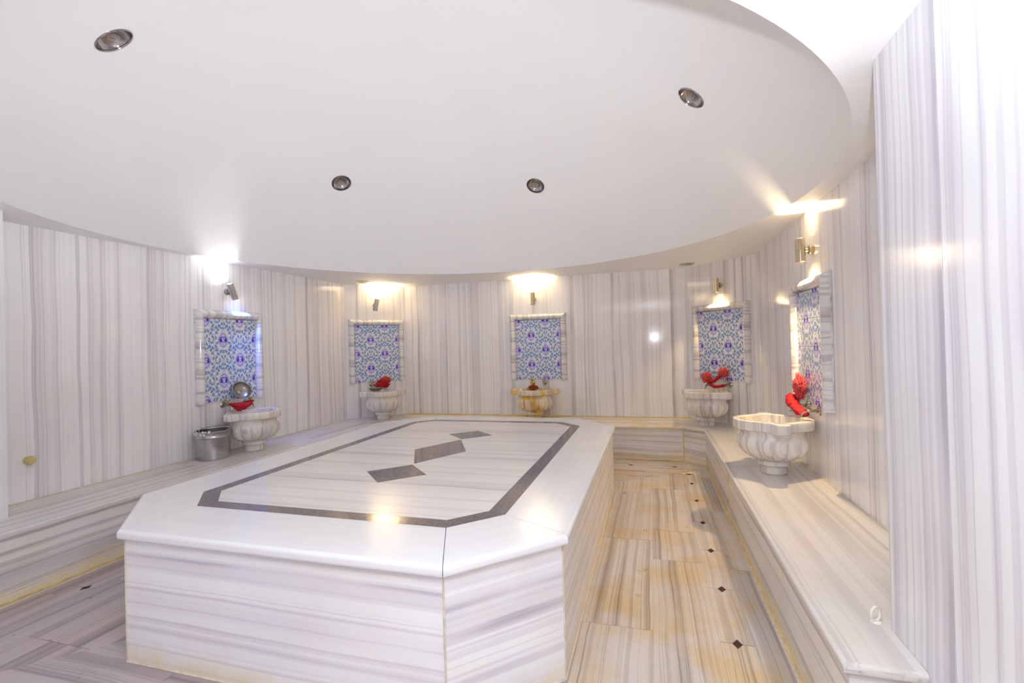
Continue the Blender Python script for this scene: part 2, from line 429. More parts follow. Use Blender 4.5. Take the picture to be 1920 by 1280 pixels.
# channel cover slabs with lozenge drain holes at their joints
HX, HY = .024, .040
holes = [.91, 1.465, 2.02, 2.574, 3.12, 3.675, 4.222, 4.79, 5.352, 5.72]
for y0, y1 in zip(holes, holes[1:]):
    x0, x1, xm, g = .285, .447, .366, .0018
    poly = [(x0+g, y0+g), (xm-HX, y0+g), (xm+.004, y0+HY), (xm+HX, y0+g), (x1-g, y0+g), (x1-g, y1-g), (xm+HX, y1-g), (xm-.004, y1-HY), (xm-HX, y1-g), (x0+g, y1-g)]
    prism('drain_cover_slab', poly, -.003, random.uniform(-.0012, -.0004), 'floor', fb, (0, 1, 0))
prism('drain_channel', [(.33, .5), (.41, .5), (.41, 5.75), (.33, 5.75)], -.0041, -.0034, 'drain', fb)
# back aisle: slabs laid crossways
for y0, y1, xs in ((4.93, 5.72, [-.82, -.30, .40, .75]), (5.72, 5.95, [-3.8, -2.2, -1., -.1, .75]), (6.11, BBy+.0, [-3.8, -2.7, -1.7, -.6, .33])):
    for x0, x1 in zip(xs, xs[1:]): floor_slab(back_a(rect(x0, x1, y0, y1)), (1, 0, 0), 'floor')
hx = [-1.3, -.793, -.283, .227, .33]
for x0, x1 in zip(hx, hx[1:]):
    y0, y1, ym, g = 5.95, 6.11, 6.03, .0018
    poly = [(x0+g, y0+g), (x1-g, y0+g), (x1-g, ym-HX), (x1-HY, ym), (x1-g, ym+HX), (x1-g, y1-g), (x0+g, y1-g), (x0+g, ym+HX), (x0+HY, ym), (x0+g, ym-HX)]
    prism('drain_cover_slab', poly, -.003, -.0008, 'floor', fb, (1, 0, 0))
prism('drain_channel', [(-1.3, 5.99), (.3, 5.99), (.3, 6.07), (-1.3, 6.07)], -.0041, -.0034, 'drain', fb)
# left aisle lengthways, front aisle crossways, 45-degree mitre between them
fl0 = MITRES['fl'][0]
for x0, x1, yy in ((-3.795, -3.66, [-.4, .9, 2.1, 3.3, 4.6, 6.2]), (-3.50, -3.27, [-.4, 1.2, 2.35, 3.5, 4.7, 6.2]), (-3.27, -2.6, [-.4, .5, 1.75, 2.9, 4.1, 5.3, 6.2])):
    for y0, y1 in zip(yy, yy[1:]): floor_slab(clip(rect(x0, x1, y0, y1), fl0[0], fl0[1], -.70, .72), (0, 1, 0), 'floor_grey')
hy = [.55, 1.105, 1.66, 2.215, 2.77, 3.325, 3.88, 4.435, 5.0, 5.6]
for y0, y1 in zip(hy, hy[1:]):
    x0, x1, xm, g = -3.66, -3.50, -3.58, .0018
    poly = [(x0+g, y0+g), (xm-HX, y0+g), (xm, y0+HY), (xm+HX, y0+g), (x1-g, y0+g), (x1-g, y1-g), (xm+HX, y1-g), (xm, y1-HY), (xm-HX, y1-g), (x0+g, y1-g)]
    prism('drain_cover_slab', clip(poly, fl0[0], fl0[1], -.70, .72), -.003, -.0008, 'floor_grey', fb, (0, 1, 0))
prism('drain_channel', [(-3.61, .5), (-3.55, .5), (-3.55, 5.6), (-3.61, 5.6)], -.0041, -.0034, 'drain', fb)
for y0, y1, xs in ((1.40, 2.15, [-3.4, -2.2, -1.0, -.36]), (1.08, 1.40, [-3.6, -2.7, -1.6, -.36]), (.76, 1.08, [-3.8, -2.3, -1.2, -.36]), (.3, .76, [-3.8, -2.8, -1.5, -.36])):
    for x0, x1 in zip(xs, xs[1:]): floor_slab(clip(rect(x0, x1, y0, y1), fl0[0], fl0[1], .70, -.72), (1, 0, 0), 'floor_grey')

# ---------------------------------------------------------------- wall bench all round
bn = tag(empty('wall_bench', (-1.65, BBy, 0)), 'long striped marble bench running along the walls under the basins', 'bench')
BO = tuple(bn.location)
def seat(poly, vein, rnd, mat='bench', off=None): return prism('seat_slab', poly, HB-.04, HB, mat, bn, vein, rnd, .016, BO, off)
def riser(p0, p1, vein, t=.02):
    a, b = Vector(p0+(0,)), Vector(p1+(0,)); d = (b-a).normalized(); n = Vector((-d.y, d.x, 0))
    q = [a+d*.001, b-d*.001, b-d*.001+n*t, a+d*.001+n*t]
    prism('riser_slab', [(p.x, p.y) for p in q], 0.0005, HB-.0405, 'riser', bn, vein, (), .01, BO)
# corner points of wall line (w) and bench front line (f)
fLc = (BLx, 6.02); fCL = (-3.56, BBy); fCR = (.338, BBy); fRc = (BRx, 6.103)
wi = .001
OV = .022                                                # nosing overhang
# left run
ysL = [.3, 1.915, 3.55, 4.9]
pts = list(zip(ysL, ysL[1:]))
for y0, y1 in pts:
    if y0 < YPL: poly = [(XPL+.001 if y1 <= YPL else XL+wi, y0+.001), (BLx, y0+.001), (BLx, y1-.001), (XL+wi, y1-.001)]
    if y1 <= YPL: poly = [(XPL-.30, y0+.001), (BLx, y0+.001), (BLx, y1-.001), (XPL-.30, y1-.001)]
    elif y0 < YPL: poly = [(XL+wi, y0+.001), (BLx, y0+.001), (BLx, y1-.001), (XL+wi, y1-.001)]
    else: poly = [(XL+wi, y0+.001), (BLx, y0+.001), (BLx, y1-.001), (XL+wi, y1-.001)]
    seat(poly, (0, 1, 0), (1,))
seat([(XL+wi, 4.901), (BLx, 4.901), fLc, (CLa[0]+wi, CLa[1])], (0, 1, 0), (1,))
seat([(CLa[0]+wi, CLa[1]), fLc, fCL, (CLb[0], CLb[1]-wi)], (1, 1, 0), (1,))
xsB = [fCL[0], -2.3, -1.0, fCR[0]]
seat([(CLb[0], YB-wi), fCL, (-2.301, BBy), (-2.301, YB-wi)], (1, 0, 0), (1,), 'bench_lamplit')
seat([(-2.299, YB-wi), (-2.299, BBy), (-1.001, BBy), (-1.001, YB-wi)], (1, 0, 0), (1,), 'bench_lamplit')
seat([(-.999, YB-wi), (-.999, BBy), fCR, (CRa[0], YB-wi)], (1, 0, 0), (1,), 'bench_lamplit')
seat([(CRa[0], YB-wi), fCR, fRc, (CRb[0]-wi, CRb[1])], (1, -1, 0), (1,))
seat([(CRb[0]-wi, CRb[1]), fRc, (BRx, 4.426), (XR-wi, 4.426)], (0, 1, 0), (1,))
seat([(XR-wi, 4.424), (BRx, 4.424), (BRx, 1.800), (XPR-.001, 1.800), (XPR-.001, YPR+.001), (XR-wi, YPR+.001)], (0, 1, 0), (1, 2))
riser((BLx-OV, .3), (BLx-OV, 1.915), (0, 1, 0)); riser((BLx-OV, 1.915), (BLx-OV, 4.1), (0, 1, 0)); riser((BLx-OV, 4.1), (BLx-OV, fLc[1]+.01), (0, 1, 0))
riser((BLx-OV, fLc[1]+.01), (fCL[0]-.01, BBy+OV), (1, 1, 0))
riser((fCL[0]-.01, BBy+OV), (-2.0, BBy+OV), (1, 0, 0)); riser((-2.0, BBy+OV), (-.8, BBy+OV), (1, 0, 0)); riser((-.8, BBy+OV), (fCR[0]+.012, BBy+OV), (1, 0, 0))
riser((fCR[0]+.012, BBy+OV), (BRx+OV, fRc[1]+.012), (1, -1, 0))
riser((BRx+OV, fRc[1]+.012), (BRx+OV, 4.39), (0, 1, 0)); riser((BRx+OV, 4.39), (BRx+OV, 1.82), (0, 1, 0)); riser((BRx+OV, 1.82), (XPR-.001, 1.82), (1, 0, 0))
# yellowed sealant beads in the angle of bench and wall, at the riser joints and along the floor
def bead(a, b, r, mat='caulk', parent=None, org=(0, 0, 0)):
    a, b = Vector(a)-Vector(org), Vector(b)-Vector(org)
    return part('caulk_joint', tube_bm([a, a.lerp(b, .5), b], r, 6), mat, parent)
for a, b, r in (((CLb[0], YB-.006, HB+.003), (CRa[0], YB-.006, HB+.003), .010), ((XL+.006, YPL, HB+.002), (XL+.006, CLa[1], HB+.002), .005),
                ((XR-.005, CRb[1], HB+.002), (XR-.005, YPR, HB+.002), .005),
                ((BRx+OV-.002, 4.39, .01), (BRx+OV-.002, 4.39, HB-.04), .006), ((fCR[0]+.012, BBy+OV, .01), (fCR[0]+.012, BBy+OV, HB-.04), .008),
                ((fCR[0]+.012, BBy+OV-.002, .002), (-.36, BBy+OV-.002, .002), .006), ((BRx+OV-.002, fRc[1], .002), (BRx+OV-.002, 1.82, .002), .006),
                ((BLx-OV+.002, .3, .002), (BLx-OV+.002, 5.9, .002), .007)):
    bead(a, b, r, 'caulk' if r > .0055 else 'grout', bn, BO)

# ---------------------------------------------------------------- heated platform in the middle
pf = tag(empty('marble_platform', (-1.698, 3.567, 0)), 'big white marble platform with clipped corners and dark inlaid border in the room centre', 'platform')
PO = tuple(pf.location)
outer = [(-2.523, PLy0), (-.797, PLy0), (PLx1, 2.109), (PLx1, 4.977), (-.80, PLy1), (-2.57, PLy1), (PLx0, 4.96), (PLx0, 2.173)]
inl_o = [(-2.456, 2.070), (-.950, 2.070), (-.729, 2.294), (-.729, 4.925), (-.960, 5.151), (-2.460, 5.151), (-2.666, 4.950), (-2.666, 2.293)]
IW = .094
def inset(poly, w):
    n = len(poly); out = []
    for i in range(n):
        p0, p1, p2 = (Vector(poly[(i+k) % n]) for k in (-1, 0, 1))
        d1 = (p1-p0).normalized(); d2 = (p2-p1).normalized()
        n1 = Vector((-d1.y, d1.x)); n2 = Vector((-d2.y, d2.x))
        bis = (n1+n2).normalized(); out.append(tuple(p1+bis*(w/bis.dot(n1))))
    return out
inl_i = inset(inl_o, IW); body = inset(outer, PI); g1 = .0015
for i in range(8):
    j = (i+1) % 8
    d = (Vector(outer[j])-Vector(outer[i])).normalized()
    e = .0015
    q = [Vector(outer[i])+d*e, Vector(outer[j])-d*e, Vector(inl_o[j])-d*e, Vector(inl_o[i])+d*e]
    nn = Vector((-d.y, d.x))
    q[2] -= nn*.001; q[3] -= nn*.001
    prism('border_slab', [tuple(p) for p in q], HP-.05, HP, 'border', pf, (d.x, d.y, 0), (0,), .018, PO)
    q = [Vector(inl_o[i])+d*.001+nn*.001, Vector(inl_o[j])-d*.001+nn*.001, Vector(inl_i[j])-d*.001-nn*.001, Vector(inl_i[i])+d*.001-nn*.001]
    prism('inlay_strip', [tuple(p) for p in q], HP-.03, HP-.0006, 'dark', pf, (d.x, d.y, 0), (), .01, PO)
    b0, b1 = Vector(body[i])+d*.002, Vector(body[j])-d*.002
    L = (b1-b0).length; k = 2 if L > 2.2 else 1
    for s in range(k):
        s0 = b0.lerp(b1, s/k)+d*(.001 if s else 0); s1 = b0.lerp(b1, (s+1)/k)-d*(.001 if s < k-1 else 0)
        prism('side_slab', [tuple(s0), tuple(s1), tuple(s1+nn*.02), tuple(s0+nn*.02)], .0005, HP-.0505, 'side', pf, (d.x, d.y, 0), (), .01, PO, off=(20.3+i*1.7, 3.1+s))
    bead((body[i][0], body[i][1], .003), (body[j][0], body[j][1], .003), .006, 'grout', pf, PO)
    bead((body[i][0]+.0, body[i][1], .004), (body[i][0], body[i][1], HP-.05), .0042, 'grout', pf, PO)
prism('core', body if False else inset(outer, PI+.022), .0, HP-.055, 'grout', pf, (1, 0, 0), (), .01, PO)
# dark stone lozenges laid into the centre field
cx = -1.695
LZ = [(2.909, .229, .231), (3.616, .229, .452), (4.306, .229, .221)]
fld = inset(inl_i, .0015)
# field slabs: strips laid crossways with the lozenges cut out of them
def field_piece(poly):
    if len(poly) < 3: return
    A = sum(p[0]*q[1]-q[0]*p[1] for p, q in zip(poly, poly[1:]+poly[:1]))/2
    if abs(A) < .0005: return
    prism('field_slab', poly, HP-.03, HP-.0004, 'field', pf, (1, 0, 0), (), .01, PO, off=(11.2, 4.4))
def cut_lozenge(polys, c):
    """split convex pieces by the four sides of a lozenge and drop the inside"""
    yc, a, b = c; out = []
    sides = [((cx+a, yc), (b, a)), ((cx+a, yc), (b, -a)), ((cx-a, yc), (-b, a)), ((cx-a, yc), (-b, -a))]
    for p in polys:
        rest = p
        for P, nrm in sides:
            o_ = clip(rest, P[0], P[1], *nrm)
            if len(o_) >= 3: out.append(o_)
            rest = clip(rest, P[0], P[1], -nrm[0], -nrm[1])
            if len(rest) < 3: break
    return out
ybot, ytop = min(p[1] for p in fld), max(p[1] for p in fld)
cuts = [ybot, 2.62, 3.163, 4.074, 4.56, ytop]
for y0, y1 in zip(cuts, cuts[1:]):
    strip = clip(clip(fld, 0, y0+.0004, 0, 1), 0, y1-.0004, 0, -1)
    polys = [strip]
    for L in LZ:
        if L[0]-L[2] < y1 and L[0]+L[2] > y0: polys = cut_lozenge(polys, L)
    for p in polys: field_piece(p)
for yc, a, b in LZ:
    prism('lozenge_inlay', [(cx-a+.002, yc), (cx, yc-b+.002), (cx+a-.002, yc), (cx, yc+b-.002)], HP-.03, HP-.0004, 'dark', pf, (1, 0, 0), (), .01, PO)

# ---------------------------------------------------------------- fixtures repeated on the five walls
def pt(a, b, s):
    d = (Vector(b)-Vector(a)).normalized(); return Vector(a)+d*s
STN = [  # wall point of each station (panel centre line), rotation so that +Y points into the wall
    (Vector((XL, 4.236)), math.radians(90)),
    (pt(CLa, CLb, .480), math.atan2(CLb[1]-CLa[1], CLb[0]-CLa[0])),
    (Vector((-1.632, YB)), 0.),
    (pt(CRa, CRb, .523), math.atan2(CRb[1]-CRa[1], CRb[0]-CRa[0])),
    (Vector((XR, 4.235)), math.radians(-90))]
WHERE = ['on the left wall above the steel bucket', 'in the far left corner', 'in the middle of the back wall', 'in the far right corner', 'on the right wall nearest the striped pier']

# --- tile panels
TW, TH, TZ0 = .680, .888, .984
FWD = .092
tile_me = []
for r in range(4):
    for c in range(3):
        w, h = TW/3, TH/4; x0, z0 = -TW/2+c*w, TH-(r+1)*h; g0 = .0012
        bm = bmesh.new()
        X0, X1, Z0, Z1 = x0+g0, x0+w-g0, z0+g0, z0+h-g0
        fr = [bm.verts.new(p) for p in ((X0+.002, -.018, Z0+.002), (X1-.002, -.018, Z0+.002), (X1-.002, -.018, Z1-.002), (X0+.002, -.018, Z1-.002))]
        md = [bm.verts.new(p) for p in ((X0, -.016, Z0), (X1, -.016, Z0), (X1, -.016, Z1), (X0, -.016, Z1))]
        bk = [bm.verts.new((v.co.x, -.004, v.co.z)) for v in md]
        bm.faces.new(fr)
        for A, B in ((md, fr), (bk, md)):
            for i in range(4): bm.faces.new((A[i], A[(i+1) % 4], B[(i+1) % 4], B[i]))
        me = from_bm(bm, 'tile'); uvl = me.uv_layers.new(name='UVMap')
        for lp in me.loops:
            co = me.vertices[lp.vertex_index].co
            uvl.data[lp.index].uv = ((co.x+TW/2)/(TW*.322)-.09+2, (co.z-TH)/(TH*.497)+.02+4)
        me.materials.append(MAT['tile']); tile_me.append(me)
def molding(a_in, a_out, b_in, b_out, vein):
    """half-round frame length; each end given by its inner and outer corner (x, z)"""
    bm = bmesh.new(); N = 10; ends = []
    for i_, o_ in ((a_in, a_out), (b_in, b_out)):
        ring = []
        for k in range(N+1):
            t = k/N; y = -(.014+.050*math.sin(math.pi*t)**.6) if 0 < t < 1 else -.014
            ring.append(bm.verts.new((i_[0]+(o_[0]-i_[0])*t, y, i_[1]+(o_[1]-i_[1])*t)))
        ring.append(bm.verts.new((o_[0], -.002, o_[1]))); ring.insert(0, bm.verts.new((i_[0], -.002, i_[1])))
        ends.append(ring)
    A, B = ends
    for k in range(len(A)-1): bm.faces.new((A[k], A[k+1], B[k+1], B[k]))
    bm.faces.new((A[-1], A[0], B[0], B[-1])); bm.faces.new(A); bm.faces.new(B[::-1])
    me = from_bm(bm, 'frame'); vein_uv(me, vein, roff()); return me
hw, ow = TW/2+.001, TW/2+FWD
panel_parts = [('frame_top', molding((-hw, TH+.001), (-ow, TH+FWD), (hw, TH+.001), (ow, TH+FWD), (0, 0, 1)), 'frame'),
               ('frame_side', molding((-hw, -.012), (-ow, -.012), (-hw, TH), (-ow, TH+FWD-.001), (1, 0, 0)), 'frame'),
               ('frame_side', molding((hw, -.012), (ow, -.012), (hw, TH), (ow, TH+FWD-.001), (1, 0, 0)), 'frame')]
PANEL_LBL = ['blue floral tile panel lit with blue light, behind the upright steel bowl', 'blue floral tile panel above the basin with a small steel dish on its rim',
             'blue floral tile panel above the yellow stained basin', 'blue floral tile panel above the basin in the far right corner', 'blue floral tile panel seen edge-on near the striped pier']
for i, (w2, rz) in enumerate(STN):
    e = tag(empty('tile_panel', (w2.x, w2.y, TZ0), rz), PANEL_LBL[i], 'tile panel', 'framed tile panels above the basins')
    for nm, me, mt in panel_parts: link(nm, me, mt, e, True); me.set_sharp_from_angle(angle=math.radians(50))
    for me in tile_me: link('tile', me, None, e)
    gb = bmesh.new()
    vs = [gb.verts.new(p) for p in ((-hw, -.006, 0), (hw, -.006, 0), (hw, -.006, TH), (-hw, -.006, TH), (-hw, -.002, 0), (hw, -.002, 0), (hw, -.002, TH), (-hw, -.002, TH))]
    for f in ((0, 1, 2, 3), (7, 6, 5, 4), (0, 4, 5, 1), (1, 5, 6, 2), (2, 6, 7, 3), (3, 7, 4, 0)): gb.faces.new([vs[k] for k in f])
    part('grout_bed', gb, 'grout', e, False)

# --- basins
def bump(a, c, w): 
    d = (a-c+math.pi) % (2*math.pi)-math.pi; return math.exp(-(d/w)**6)
def rim_out(a):
    return .266 + .088*max(bump(a, 0, .20), bump(a, math.pi, .20)) + .022*max(bump(a, math.pi/2, .55), bump(a, -math.pi/2, .55)) - .012*sum(bump(a, c, .16) for c in (.62, -.62, math.pi-.62, math.pi+.62))
def rim_in(a):
    return .208 + .030*max(bump(a, 0, .20), bump(a, math.pi, .20)) + .022*max(bump(a, math.pi/2, .5), bump(a, -math.pi/2, .5)) - .008*sum(bump(a, c, .16) for c in (.62, -.62, math.pi-.62, math.pi+.62))
def basin(i, mat, label):
    w2, rz = STN[i]; out = Vector((math.sin(rz), -math.cos(rz)))   # towards the room
    p = w2+out*.306
    e = tag(empty('wash_basin', (p.x, p.y, HB+.0008), rz), label, 'basin', 'carved marble wash basins on the bench')
    off = (i*3.7, i*1.3)
    foot = lathe([(.088, 0), (.094, .006), (.093, .055), (.098, .062), (.116, .070), (.120, .082), (.119, .100), (.112, .110), (.09, .112)], 40)
    part('foot', foot, mat, e, True, 'planar', off)
    def lob(a, r, z):
        k = max(0., min(1., (.295-z)/.035))*max(0., min(1., (z-.105)/.025))
        return r*(1+.13*k*(abs(math.cos(7*a))**.55-.75))
    prof = [(.09, .108), (.135, .116), (.180, .134), (.214, .158), (.238, .188), (.250, .22), (.253, .25), (.250, .27), (.243, .285), (.234, .298), (.229, .315), (.230, .335), (.240, .352)]
    bw = lathe(prof, 168, (True, False), lob)
    part('bowl', bw, mat, e, True, 'planar', off, 60)
    # inner hollow and the lobed rim in one ring
    bm = bmesh.new(); N = 120; rings = []
    for fn, z in ((lambda a: .238, .350), (lambda a: rim_out(a)-.016, .352), (lambda a: rim_out(a)-.003, .358), (rim_out, .366), (rim_out, .418), (lambda a: rim_out(a)-.004, .427), (lambda a: rim_out(a)-.014, .430),
                  (lambda a: rim_in(a)+.010, .430), (rim_in, .424), (lambda a: rim_in(a)-.006, .36), (lambda a: .19, .28), (lambda a: .15, .20), (lambda a: .08, .165), (lambda a: .01, .16)):
        rings.append([bm.verts.new((fn(2*math.pi*k/N)*math.cos(2*math.pi*k/N), min(.3, max(-9, fn(2*math.pi*k/N)*math.sin(2*math.pi*k/N))), z)) for k in range(N)])
    for A, B in zip(rings, rings[1:]):
        for k in range(N): bm.faces.new((A[k], A[(k+1) % N], B[(k+1) % N], B[k]))
    bm.faces.new(rings[-1])
    part('rim', bm, mat, e, True, 'planar', off, 35)
    return e
basin(0, 'basin', 'fluted marble basin beside the steel bucket on the left bench')
basin(1, 'basin', 'fluted grey marble basin in the far left corner')
basin(2, 'basin_y', 'yellow stained fluted marble basin at the middle of the back wall')
basin(3, 'basin', 'fluted marble basin in the far right corner of the bench')
basin(4, 'basin', 'largest looking white marble basin on the near right bench')

# --- taps
def tap(i, dx, z, mat, label, turn=0.):
    w2, rz = STN[i]; d = Vector((math.cos(rz), math.sin(rz)))
    p = w2+d*dx
    e = tag(empty('water_tap', (p.x, p.y, z), rz), label, 'tap', 'pairs of taps above the basins')
    RX = Matrix.Rotation(math.radians(90), 4, 'X')
    part('rosette', shape(lathe([(.034, .002), (.036, .006), (.030, .014), (.016, .020)], 24), RX), mat, e)
    part('tap_body', shape(lathe([(.013, .015), (.013, .05), (.018, .055), (.018, .085), (.013, .092), (.0, .094)], 20, (True, False)), RX), mat, e)
    sp = [Vector((0, -.066, -.005)), Vector((0, -.085, -.010)), Vector((0, -.108, -.016)), Vector((0, -.122, -.032)), Vector((0, -.124, -.052))]
    part('spout', tube_bm(sp, [.010, .010, .010, .010, .011], 12), mat, e)
    h = part('handle', lathe([(.008, .012), (.008, .035), (.014, .038), (.017, .052), (.014, .064), (.004, .070)], 16), mat, e)
    h.location = (0, -.070, 0)
    hb = tube_bm([Vector((-.032, 0, .050)), Vector((-.026, 0, .050)), Vector((0, 0, .050)), Vector((.026, 0, .050)), Vector((.032, 0, .050))], [.005, .007, .005, .007, .005], 8)
    c = part('handle_bar', hb, mat, h); c.rotation_euler = (0, 0, turn)
    return e
TAPS = [(0, -.11, .940, 'tap'), (0, .19, .930, 'tap'), (1, -.105, .948, 'tap'), (1, .118, .943, 'tap'), (2, -.097, .930, 'tapb'), (2, .090, .934, 'tap'), (3, -.165, .925, 'tap'), (3, .115, .930, 'tap'), (4, -.19, .945, 'tap'), (4, .10, .942, 'tap')]
TL = ['left tap behind the upright steel bowl on the left wall', 'right tap beside the upright steel bowl on the left wall', 'left tap above the far left corner basin', 'right tap above the far left corner basin',
      'yellow brass tap with an amber sponge above the yellow basin', 'bare right tap above the yellow basin', 'left tap above the far right corner basin', 'right tap above the far right corner basin',
      'farther tap over the near right basin', 'nearer tap over the near right basin']
for k, (i, dx, z, mt) in enumerate(TAPS): tap(i, dx, z, mt, TL[k], random.uniform(-.6, .6))

# --- wall spotlights
def spotlight(i, z, tilt, up_, dn, label, dx=0.):
    w2, rz = STN[i]; d = Vector((math.cos(rz), math.sin(rz))); p = w2+d*dx
    e = tag(empty('wall_spotlight', (p.x, p.y, z), rz), label, 'wall lamp', 'cylinder wall lamps above the tile panels')
    RX = Matrix.Rotation(math.radians(90), 4, 'X')
    mt = 'brass' if i in (2, 3, 4) else 'steel'
    part('wall_mount', shape(lathe([(.034, .001), (.036, .005), (.036, .030), (.030, .035)], 28), RX), mt, e)
    part('arm', shape(lathe([(.014, .034), (.014, .055)], 16), RX), mt, e)
    AX = Matrix.Translation((0, -.088, 0)) @ Matrix.Rotation(tilt, 4, 'Y')
    R0, h = .035, .092
    body = lathe([(R0-.006, -h+.010), (R0-.004, -h), (R0, -h+.003), (R0, -.001), (R0-.001, 0), (R0, .001), (R0, h-.003), (R0-.004, h), (R0-.006, h-.010)], 32, (False, False))
    part('lamp_body', shape(body, AX), mt, e)
    for sgn, spec in ((1, up_), (-1, dn)):
        nm = 'upper_lens' if sgn > 0 else 'lower_lens'
        part(nm, shape(lathe([(R0-.0045, sgn*(h-.012)), (R0-.006, sgn*(h-.009))], 28), AX), spec[0] if spec else 'off', e)
        if spec:
            L = bpy.data.lights.new('lamp_light', 'SPOT'); L.energy = spec[1]; L.color = spec[2]; L.spot_size = math.radians(spec[3]); L.spot_blend = 1. if spec[3] > 120 else .55; L.shadow_soft_size = .022
            lo = bpy.data.objects.new('lamp_light', L); C.objects.link(lo); lo.parent = e
            ax = AX.to_3x3() @ Vector((0, 0, sgn)); lo.location = AX @ Vector((0, 0, sgn*(h+.004)))
            lo.rotation_euler = ax.to_track_quat('-Z', 'Y').to_euler()
    return e
WARM = (1., .72, .36); WARM2 = (1., .78, .45); WARM3 = (1., .83, .60)
spotlight(0, 2.178, math.radians(-25), ('cool', 13, (.95, .97, 1.), 75), ('blue', 24, (.10, .24, 1.), 66), 'tilted steel wall lamp shining white up and blue down', -.03)
spotlight(1, 2.190, math.radians(11), ('warm', 60, WARM, 130), None, 'steel wall lamp glowing warm upward in the far left corner', -.02)
spotlight(2, 2.188, 0., ('warm', 88, WARM2, 130), None, 'brass wall lamp glowing upward on the back wall', -.045)
spotlight(3, 2.192, math.radians(1), None, ('warm', 15, WARM, 100), 'brass wall lamp glowing only downward in the far right corner', .015)
spotlight(4, 2.172, math.radians(-1), ('warm', 24, WARM2, 78), ('warm', 48, WARM, 115), 'brass wall lamp shining up and down near the striped pier', .065)

# --- dome downlights and small soffit downlights
DL = ['chrome downlight nearest the camera at the left of the dome', 'chrome downlight in the dome above the far left corner', 'chrome downlight in the dome above the back wall', 'chrome downlight at the right of the dome']
def downlight(loc, direction, label, R0=.105, dish=.055, group='round chrome downlights in the dome'):
    e = tag(empty('downlight', loc), label, 'ceiling light', group)
    e.rotation_euler = direction.to_track_quat('-Z', 'Y').to_euler()
    part('rim_ring', lathe([(R0, .001), (R0, -.005), (R0-.003, -.008), (R0-.006, -.008), (R0-.009, -.003), (R0-.009, .004)], 48, (False, False)), 'chrome', e)
    part('reflector', lathe([(R0-.008, .003), (R0-.013, .016), (R0-.024, dish*.58), (R0-.048, dish*.88), (.03, dish), (.012, dish+.001)], 48, (False, True)), 'chrome', e)
    return e
for L, lb in zip(LIGHTS, DL): downlight(L, (Vector((DCX, DCY, SC))-L).normalized(), lb)
for (x, y), lb in (((.475, 6.635), 'small round recessed light in the flat ceiling at far right'), ((-4.083, 6.187), 'small round recessed light in the flat ceiling at far left')):
    e = tag(empty('soffit_light', (x, y, ZC)), lb, 'ceiling light', 'small recessed lights in the flat ceiling')
    part('rim_ring', lathe([(.095, 0), (.095, -.005), (.088, -.010), (.072, -.010), (.068, -.003)], 40, (False, False)), 'brass', e)
    part('lens', lathe([(.070, -.003), (.050, -.0045), (.01, -.005)], 32), 'off', e)

# ---------------------------------------------------------------- loose things
# steel bucket
bk = tag(empty('metal_bucket', (-4.325, 3.835, HB)), 'grey steel bucket standing on the left bench beside a basin', 'bucket')
part('bucket_body', lathe([(.140, .0), (.148, .003), (.150, .02), (.153, .215), (.153, .218), (.149, .215), (.146, .02), (.0, .014)], 48, (True, False)), 'bucket', bk)
part('rim_band', lathe([(.1535, .212), (.160, .216), (.162, .224), (.158, .232), (.158, .275), (.162, .280), (.162, .287), (.157, .289), (.152, .284), (.152, .214)], 48, (False, False)), 'bucket', bk)
hd = [Vector((.164*math.cos(a), .164*math.sin(a), .292+.016*math.sin(a))) for a in [math.pi*k/20 for k in range(21)]]
part('handle', tube_bm(hd, .004, 8), 'bucket', bk)
fo = bmesh.new()
for k in range(26):
    a = random.uniform(3.3, 5.6); r = .157+random.uniform(-.004, .004)
    bmesh.ops.create_icosphere(fo, subdivisions=1, radius=random.uniform(.005, .013), matrix=Matrix.Translation((r*math.cos(a), r*math.sin(a), random.uniform(.255, .288))))
part('lather', fo, 'foam', bk)['kind'] = 'stuff'
# steel bowls
def bowl(name, loc, rot, label, R=.1, H=.062):
    e = tag(empty(name, loc), label, 'bowl'); e.rotation_euler = rot
    part('shell', lathe([(.035, .0), (.04, .001), (.075, .014), (.094, .036), (R, H-.002), (R, H), (R-.002, H), (R-.004, H-.004), (.091, .037), (.072, .017), (.03, .004)], 44), 'dish', e)
    part('lip', lathe([(R-.002, H-.003), (R+.005, H-.001), (R+.006, H+.002), (R-.001, H+.003)], 44, (False, False)), 'dish', e)
    part('boss', lathe([(.028, .004), (.026, .010), (.014, .016), (.003, .018)], 24), 'tap', e)
    return e
def at(i, dx, out, z):
    w2, rz = STN[i]; d = Vector((math.cos(rz), math.sin(rz))); o = Vector((math.sin(rz), -math.cos(rz)))
    p = w2+d*dx+o*out; return Vector((p.x, p.y, z))
b1 = bowl('steel_bowl', at(0, .065, .050, 1.055), (0, 0, 0), 'round steel bowl propped upright on the taps by the left wall', .1, .062)
b1.rotation_euler = Vector((.85, -.22, .48)).to_track_quat('Z', 'Y').to_euler()
bowl('steel_bowl', at(1, -.115, .34, HB+.4305), (0, 0, .3), 'shallow steel dish resting on the rim of the far left corner basin', .1, .052)

